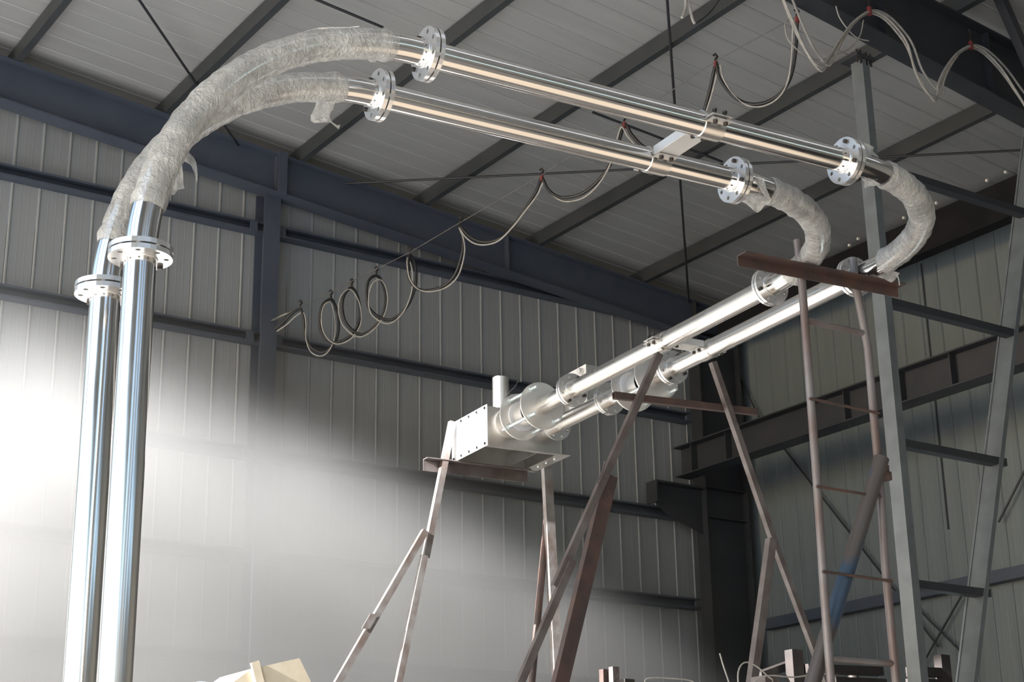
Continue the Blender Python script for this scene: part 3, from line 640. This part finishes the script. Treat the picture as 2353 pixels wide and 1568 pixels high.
def ladder():
    t = thing('ladder', 'rusty pipe ladder standing upright under the brown angle beam', 'ladder', wp(5.6, TB + .08, FLOOR))
    tr = TB + .062; f = planepts(tr); r = .0215
    pts = [f(u_, v_) for u_, v_ in ((1832, 552), (1842, 640), (1851, 760), (1866, 960), (1880, 1150), (1893, 1350), (1909, 1568))]
    rails = []
    for pp in (pts, [f(u_, v_) for u_, v_ in ((1960, 594), (1966, 655), (1982, 735), (1994, 800), (2008, 960), (2022, 1110), (2034, 1300), (2059, 1568))]):
        pp = pp + [ext(pp[-2], pp[-1])]
        MB().tube(pp, r, 20).build('rail', M['rustp'], t); rails.append(pp)
    for i, (l, q) in enumerate((((1846, 735), (1992, 768)), ((1860, 916), (2020, 950)), ((1876, 1118), (2024, 1142)), ((1890, 1314), (2050, 1336)), ((1905, 1514), (2058, 1526)))):
        g = planepts(tr - (.0 if i in (0, 4) else .026)); MB().tube([g(*l), g(*q)], .016 if i in (0, 4) else .0075, 14).build('rung', M['rust' if 0 < i < 4 else 'rustp'], t)
    z = -.3
ladder()
f = planepts(TB); pl, pr_ = f(1703, 590), f(2072, 668)
mb = MB().prism([(0, 0), (-.058, 0), (-.058, .007), (-.007, .007), (-.007, .075), (0, .075)], wp(-pl.dot(N2), TB + .035, H - RP - .012), wp(-pr_.dot(N2), TB + .035, H - RP - .012), Z)
tag(mb.build('support_beam', M['rust']), 'rust brown angle iron beam under the return pipes, across the ladder top', 'beam')
def leaning_pipe():
    a = onP(2026, 1053, U2 * (TB + .02), U2); b = onP(1868, 1568, U2 * (TB + .16), U2); e = ext(a, b)
    t = thing('leaning_pipe', 'worn blue and brown steel pipe leaning through the ladder', 'pipe', e)
    MB().hollow(e, a, .040, .035, 32).build('tube', M['bluep'], t)
    c = a + (b - a) * .08; MB().box(c + A_ * .05, A_ * .035, U2 * .02, Z * .022).build('welded_lug', M['rust'], t)
    MB().box(c + A_ * .06 + Z * .035, A_ * .012, U2 * .02, Z * .02).build('welded_lug', M['rust'], t)
leaning_pipe()

# ------------------------------------------------------------------ hanging cable festoons
PA = onY(628, 738, 17.86); PB = onY(1838, 14, 10.2)
WD = (PB - PA).normalized()
def on_wire(u_, v_):
    g = ray(u_, v_).normalized(); w0 = -PA; b = g.dot(WD); dd = g.dot(w0); e = WD.dot(w0)
    s_ = (e * -1 + b * dd) / (1 - b * b) if False else None
    # closest point of the wire to the sight line
    A = np.array([[1, -b], [b, -1]]); rhs_ = np.array([g.dot(PA), WD.dot(PA)]); k = np.linalg.solve(A, rhs_); return k[0]
def smooth_pts(p, n=6):
    out = []
    for i in range(len(p) - 1):
        p0, p1, p2, p3 = p[max(i - 1, 0)], p[i], p[i + 1], p[min(i + 2, len(p) - 1)]
        for j in range(n):
            t = j / n; out.append(.5 * ((2 * p1) + (p2 - p0) * t + (2 * p0 - 5 * p1 + 4 * p2 - p3) * t * t + (3 * p1 - p0 - 3 * p2 + p3) * t ** 3))
    return out + [p[-1]]
def festoon():
    t = thing('cable_festoon', 'looped black and white cables hung along a wire from the end wall column', 'cable', PA)
    hooks = [(690, 711), (760, 688), (808, 662), (865, 634), (942, 588), (1057, 520), (1245, 410), (1435, 288), (1645, 148), (1832, 45)]
    segs = [[(632, 756), (652, 740), (672, 720)], [(698, 735), (701, 770), (716, 800), (742, 810), (764, 796), (777, 766), (777, 726), (770, 702)],
        [(742, 700), (734, 735), (741, 768), (765, 788), (800, 776), (823, 745), (827, 708), (820, 678)],
        [(792, 676), (786, 706), (796, 744), (828, 769), (860, 752), (882, 716), (886, 680), (878, 648)],
        [(848, 644), (842, 676), (852, 714), (893, 736), (930, 712), (952, 668), (956, 625), (951, 600)],
        [(938, 608), (941, 640), (956, 662), (982, 668), (1018, 658), (1046, 630), (1062, 580), (1063, 545)],
        [(1075, 540), (1098, 554), (1125, 556), (1155, 545), (1185, 512), (1212, 472), (1232, 440)],
        [(1258, 434), (1278, 450), (1300, 454), (1335, 446), (1368, 422), (1396, 388), (1415, 350)],
        [(1452, 310), (1480, 338), (1520, 350), (1570, 330), (1605, 290), (1628, 220)],
        [(1652, 176), (1676, 212), (1710, 236), (1750, 238), (1790, 218), (1816, 180), (1828, 120)]]
    ks = [on_wire(*h) for h in hooks]; k0 = (PA).length
    pts = []; prev = PA.length
    depth = lambda w: w
    last = PA.length
    for h, kk, sg in zip(hooks, ks, segs):
        for i, (u_, v_) in enumerate(sg):
            d = last + (kk - last) * ((i + 1) / (len(sg) + 1)); pts.append(ray(u_, v_).normalized() * d)
        pts.append(ray(*h).normalized() * kk); last = kk
    sm = smooth_pts(pts, 5)
    MB().tube(sm, .018, 8).build('black_cable', M['cableb'], t)
    right = V(RM[0]); down = V(RM[1])
    wh = [p + right * (.042 * math.sin(i * .09 + .6)) + down * (.030 + .018 * math.sin(i * .05)) - p.normalized() * .02 for i, p in enumerate(sm)]
    MB().tube(wh, .0095, 8).build('white_cable', M['cablew'], t)
    ends = [PA] + [ray(h[0], h[1] - 8).normalized() * k for h, k in zip(hooks[4:], ks[4:])]
    MB().tube(ends, .0055, 6).build('carrier_wire', M['wired'], t)
    for h, k in zip(hooks, ks):
        p = ray(*h).normalized() * k
        MB().tube([p, p + Z * .06, p + Z * .09 + right * .02, p + Z * .12, p + Z * .10 - right * .02], .013, 8).build('hook', M['boltd'], t)
    for h, k in list(zip(hooks, ks))[6:]:
        p = ray(*h).normalized() * k; MB().tube([p - Z * .03, p + Z * .03], .022, 10).build('cable_tie', M['tie'], t)
    p = ray(*hooks[0]).normalized() * ks[0]
    MB().tube([onY(622, 738, 17.87), onY(655, 722, 17.8), p], .012, 8).build('twisted_wire', M['wire'], t)
festoon()
def festoon2():
    Y = 9.9
    t = thing('cable_bundle', 'bundle of thick off-white cables sagging in deep waves below the near rafter', 'cable', onY(2000, 28, Y))
    base = [(1786, -30), (1800, 2), (1826, 60), (1852, 112), (1876, 148), (1890, 150), (1906, 128), (1930, 90), (1962, 50), (1998, 27), (2030, 36), (2062, 68), (2086, 104), (2104, 160), (2124, 200), (2142, 222), (2152, 215), (2156, 195), (2172, 160), (2200, 122), (2232, 106), (2262, 118), (2300, 156), (2330, 200), (2353, 240), (2380, 300)]
    offs = [((0, 0), (0, 0)), ((5, -3), (16, 0)), ((-4, 5), (6, 6))]
    hk = [9, 20]
    for j, (o1, o2) in enumerate(offs):
        pts = []
        for i, (u_, v_) in enumerate(base):
            w = min(abs(i - 9), abs(i - 20), 5) / 5.0
            pts.append(onY(u_ + o1[0] * .6 + (o2[0] + 3 * math.sin(i * 1.3 + j)) * w, v_ + o1[1] * .8 + o2[1] * w + 2 * math.sin(i + j * 2) * w, Y + .02 * j))
        MB().tube(smooth_pts(pts, 5), .0125, 10).build('cable', M['cablew'], t)
    for u_, v_ in ((1998, 27), (2231, 106)):
        p = onY(u_, v_, Y); MB().tube([p - Z * .035, p + Z * .05], .024, 10).build('cable_tie', M['tie'], t)
        MB().tube([p + Z * .04, p + Z * .10, p + Z * .14 + V((.02, 0, 0)), p + Z * .2], .009, 8).build('hook', M['boltd'], t)
    pts = [onY(u_, v_, Y) for u_, v_ in ((1800, -60), (1998, 4), (2231, 82), (2400, 150))]
    MB().tube(pts, .005, 6).build('carrier_wire', M['boltd'], t)
    pts = [onY(u_, v_, Y + .05) for u_, v_ in ((1984, 46), (1976, 82), (1952, 112), (1910, 130), (1880, 138), (1845, 124), (1812, 92), (1804, 56), (1814, 42))]
    MB().tube(smooth_pts(pts, 5), .0065, 8).build('thin_cable', M['cablew'], t)
    pts = [onY(u_, v_, Y + .05) for u_, v_ in ((1921, 14), (1928, 38), (1944, 62), (1968, 86), (1996, 94))]
    MB().tube(smooth_pts(pts, 5), .0065, 8).build('thin_cable', M['cablew'], t)
festoon2()
t = thing('cable_tail', 'pale forked cable tail dangling at the top edge of the roof', 'cable', onY(1580, 10, 9.5))
for pp in ([(1574, -20), (1576, 10), (1572, 30), (1567, 40)], [(1578, -20), (1586, 20), (1592, 46), (1597, 54)]):
    MB().tube(smooth_pts([onY(a, b, 9.5) for a, b in pp], 5), .013, 10).build('cable', M['cablew'], t)
t2 = MB().tube(smooth_pts([onY(a, b, 9.9) for a, b in ((1598, 54), (1626, 34), (1650, 4), (1662, -20))], 5), .006, 8)
tag(t2.build('thin_cable', M['cableb']), 'thin black cable curving beside the pale cable tail', 'cable')

# ------------------------------------------------------------------ workshop clutter along the lower edge
def rack(label, Y, posts, rails, m='rackd'):
    t = thing('steel_rack', label, 'rack', onY(*posts[0], Y))
    for (u_, v_), w in zip(posts, (.13, .11, .1, .1)):
        p = onY(u_, v_, Y); MB().abox((p.x, Y, FLOOR), (p.x + w, Y + .1, p.z)).build('post', M[m], t)
    for (a, b, y2, h) in rails:
        p, q = onY(*a, Y), onY(*b, Y + y2); d = (q - p)
        MB().prism([(0, -.04), (0, .04), (-h, .04), (-h, -.04)], p, q, Z).build('rail', M[m], t)
rack('dark brown steel rack behind the ladder foot with one tall post', 11.0, [(1820, 1492), (1750, 1600)], [((1740, 1546), (1830, 1513), 0.4, .07), ((1850, 1527), (2022, 1534), 0.05, .08), ((1900, 1556), (2030, 1562), .05, .06)])
rack('dark brown steel rack between the grey post and leaning leg', 11.4, [(2162, 1504)], [((2088, 1533), (2170, 1537), 0.05, .09), ((2088, 1560), (2170, 1563), .05, .05)])
def upright(lbl, px, py, w, Y, m):
    p = onY(px, py, Y); tag(MB().prism(Lp(w, .05, .006), (p.x, Y, FLOOR), (p.x, Y, p.z), V((1, 0, 0))).build('steel_offcut', M[m]), lbl, 'offcut')
upright('short dark angle iron offcut standing on the lower edge, beside a brown one', 1386, 1538, .052, 9.6, 'rust')
upright('short brown angle iron offcut standing right of the dark one', 1408, 1532, .058, 9.5, 'rustl')
p = onY(1436, 1560, 9.7); tag(MB().abox((p.x, 9.7, FLOOR), (p.x + .09, 9.8, p.z)).build('steel_block', M['boltd']), 'dark steel block at the lower edge beside the offcuts', 'block')
for i, (lbl, px, pp) in enumerate((('thin pale wire sticking up alone below the corner column', 0, [(1654, 1502), (1662, 1530), (1676, 1572), (1684, 1600)]),
        ('thin pale wire bent in a hoop around the square tube brace', 0, [(1697, 1580), (1696, 1548), (1704, 1528), (1720, 1523), (1744, 1536), (1766, 1556), (1775, 1562)]),
        ('long thin pale wire arching towards the blue pipe', 0, [(1728, 1572), (1748, 1558), (1775, 1553), (1820, 1557), (1856, 1553), (1900, 1549), (1915, 1552), (1920, 1560)]),
        ('thin pale wire lying low right of the brown offcuts', 0, [(1482, 1572), (1484, 1562), (1500, 1558), (1550, 1560), (1590, 1566), (1600, 1580)]))):
    t_ = [onP(a, b, U2 * 7.2, U2) for a, b in pp]
    t_ = smooth_pts(t_, 5); t_.append(V((t_[-1].x, t_[-1].y, FLOOR)))
    if i: t_.insert(0, V((t_[0].x, t_[0].y, FLOOR)))
    o = MB().tube(t_, .0042, 8).build('loose_wire', M['wire' if False else 'cablew']); tag(o, lbl, 'wire')
p = onP(1762, 1555, U2 * 7.6, U2); tag(MB().abox((p.x - .05, p.y - .04, FLOOR), (p.x + .06, p.y + .08, p.z)).build('steel_post_stub', M['rustl']), 'brown square post stub under the arching wire', 'post')
for (u_, v_, lbl) in ((1936, 1558, 'small dark casting on the rack right of the ladder foot'), (1968, 1548, 'taller dark casting beside the small one on the rack')):
    p = onY(u_, v_, 11.2); o = MB().tube([(p.x, 11.25, FLOOR), (p.x, 11.25, p.z - .05), (p.x, 11.25, p.z)], [.06, .06, .035], 16).build('casting', M['boltd']); tag(o, lbl, 'casting')
# cardboard box and pale blue drum at the lower left
Yc = 12.5
a, b, c, d = onY(520, 1580, Yc), onY(577, 1538, Yc), onY(688, 1513, Yc), onY(715, 1568, Yc)
t = thing('cardboard_box', 'tilted open cardboard carton in the bright haze at the lower edge', 'box', V((b.x, Yc, FLOOR)))
MB().add([V((a.x, Yc, FLOOR)), V((d.x + .2, Yc, FLOOR)), d, c, b, a] + [V((a.x, Yc + .6, FLOOR)), V((d.x + .2, Yc + .6, FLOOR)), d + V((0, .6, 0)), c + V((0, .6, .0)), b + V((0, .6, 0)), a + V((0, .6, 0))],
    [(0, 1, 2, 3, 4, 5), (11, 10, 9, 8, 7, 6), (1, 7, 8, 2), (2, 8, 9, 3), (3, 9, 10, 4), (4, 10, 11, 5), (5, 11, 6, 0)]).build('carton', M['board'], t)
e = onY(592, 1545, Yc - .01); MB().box(e + V((.02, 0, -.08)), V((.035, 0, .012)), V((0, .012, 0)), V((.05, 0, -.16))).build('tape_strip', M['board'], t)
p = onY(488, 1562, 12.0); o = MB().tube([(p.x, 12.2, FLOOR), (p.x, 12.2, p.z - .06), (p.x, 12.2, p.z - .015), (p.x, 12.2, p.z)], [.10, .10, .08, .045], 20).build('plastic_drum', M['bluebox']); tag(o, 'pale blue plastic drum top beside the cardboard carton', 'drum')
#HAZE
# ------------------------------------------------------------------ dust hanging in the sunbeam in front of the end wall
def haze():
    m = bpy.data.materials.new('dust'); m.use_nodes = True; nt = m.node_tree; n = nt.nodes; l = nt.links; n.clear()
    out = n.new('ShaderNodeOutputMaterial'); vs = n.new('ShaderNodeVolumeScatter'); vs.inputs['Anisotropy'].default_value = .25; vs.inputs['Color'].default_value = (.97, .98, 1, 1)
    tc = n.new('ShaderNodeTexCoord')
    sub = n.new('ShaderNodeVectorMath'); sub.operation = 'SUBTRACT'; sub.inputs[1].default_value = HC
    dv = n.new('ShaderNodeVectorMath'); dv.operation = 'DIVIDE'; dv.inputs[1].default_value = HR
    ln = n.new('ShaderNodeVectorMath'); ln.operation = 'LENGTH'
    l.new(tc.outputs['Object'], sub.inputs[0]); l.new(sub.outputs[0], dv.inputs[0]); l.new(dv.outputs[0], ln.inputs[0])
    mr = n.new('ShaderNodeMapRange'); mr.interpolation_type = 'SMOOTHSTEP'; mr.inputs['From Min'].default_value = .15; mr.inputs['From Max'].default_value = 1.0
    mr.inputs['To Min'].default_value = HD; mr.inputs['To Max'].default_value = 0.0; l.new(ln.outputs['Value'], mr.inputs[0])
    ns = n.new('ShaderNodeTexNoise'); ns.inputs['Scale'].default_value = .55; ns.inputs['Detail'].default_value = 2; l.new(tc.outputs['Object'], ns.inputs['Vector'])
    mu = n.new('ShaderNodeMath'); mu.operation = 'MULTIPLY_ADD'; mu.inputs[1].default_value = 1.6; mu.inputs[2].default_value = .2; l.new(ns.outputs['Fac'], mu.inputs[0])
    mm = n.new('ShaderNodeMath'); mm.operation = 'MULTIPLY'; l.new(mr.outputs[0], mm.inputs[0]); l.new(mu.outputs[0], mm.inputs[1])
    l.new(mm.outputs[0], vs.inputs['Density']); l.new(vs.outputs[0], out.inputs['Volume'])
    lo = [max(HC[0] - HR[0], -4.5), max(HC[1] - HR[1], 7.5), FLOOR + .05]; hi = [min(HC[0] + HR[0], 16), 17.8, min(HC[2] + HR[2], 8.6)]
    o = MB().abox(lo, hi).build('dust_haze', m); o['kind'] = 'stuff'
    tag(o, 'bright dusty haze hanging in the sunbeam before the end wall', 'haze')
HC, HR, HD = (6.6, 15.6, 2.0), (8.6, 2.5, 4.6), .80
haze()
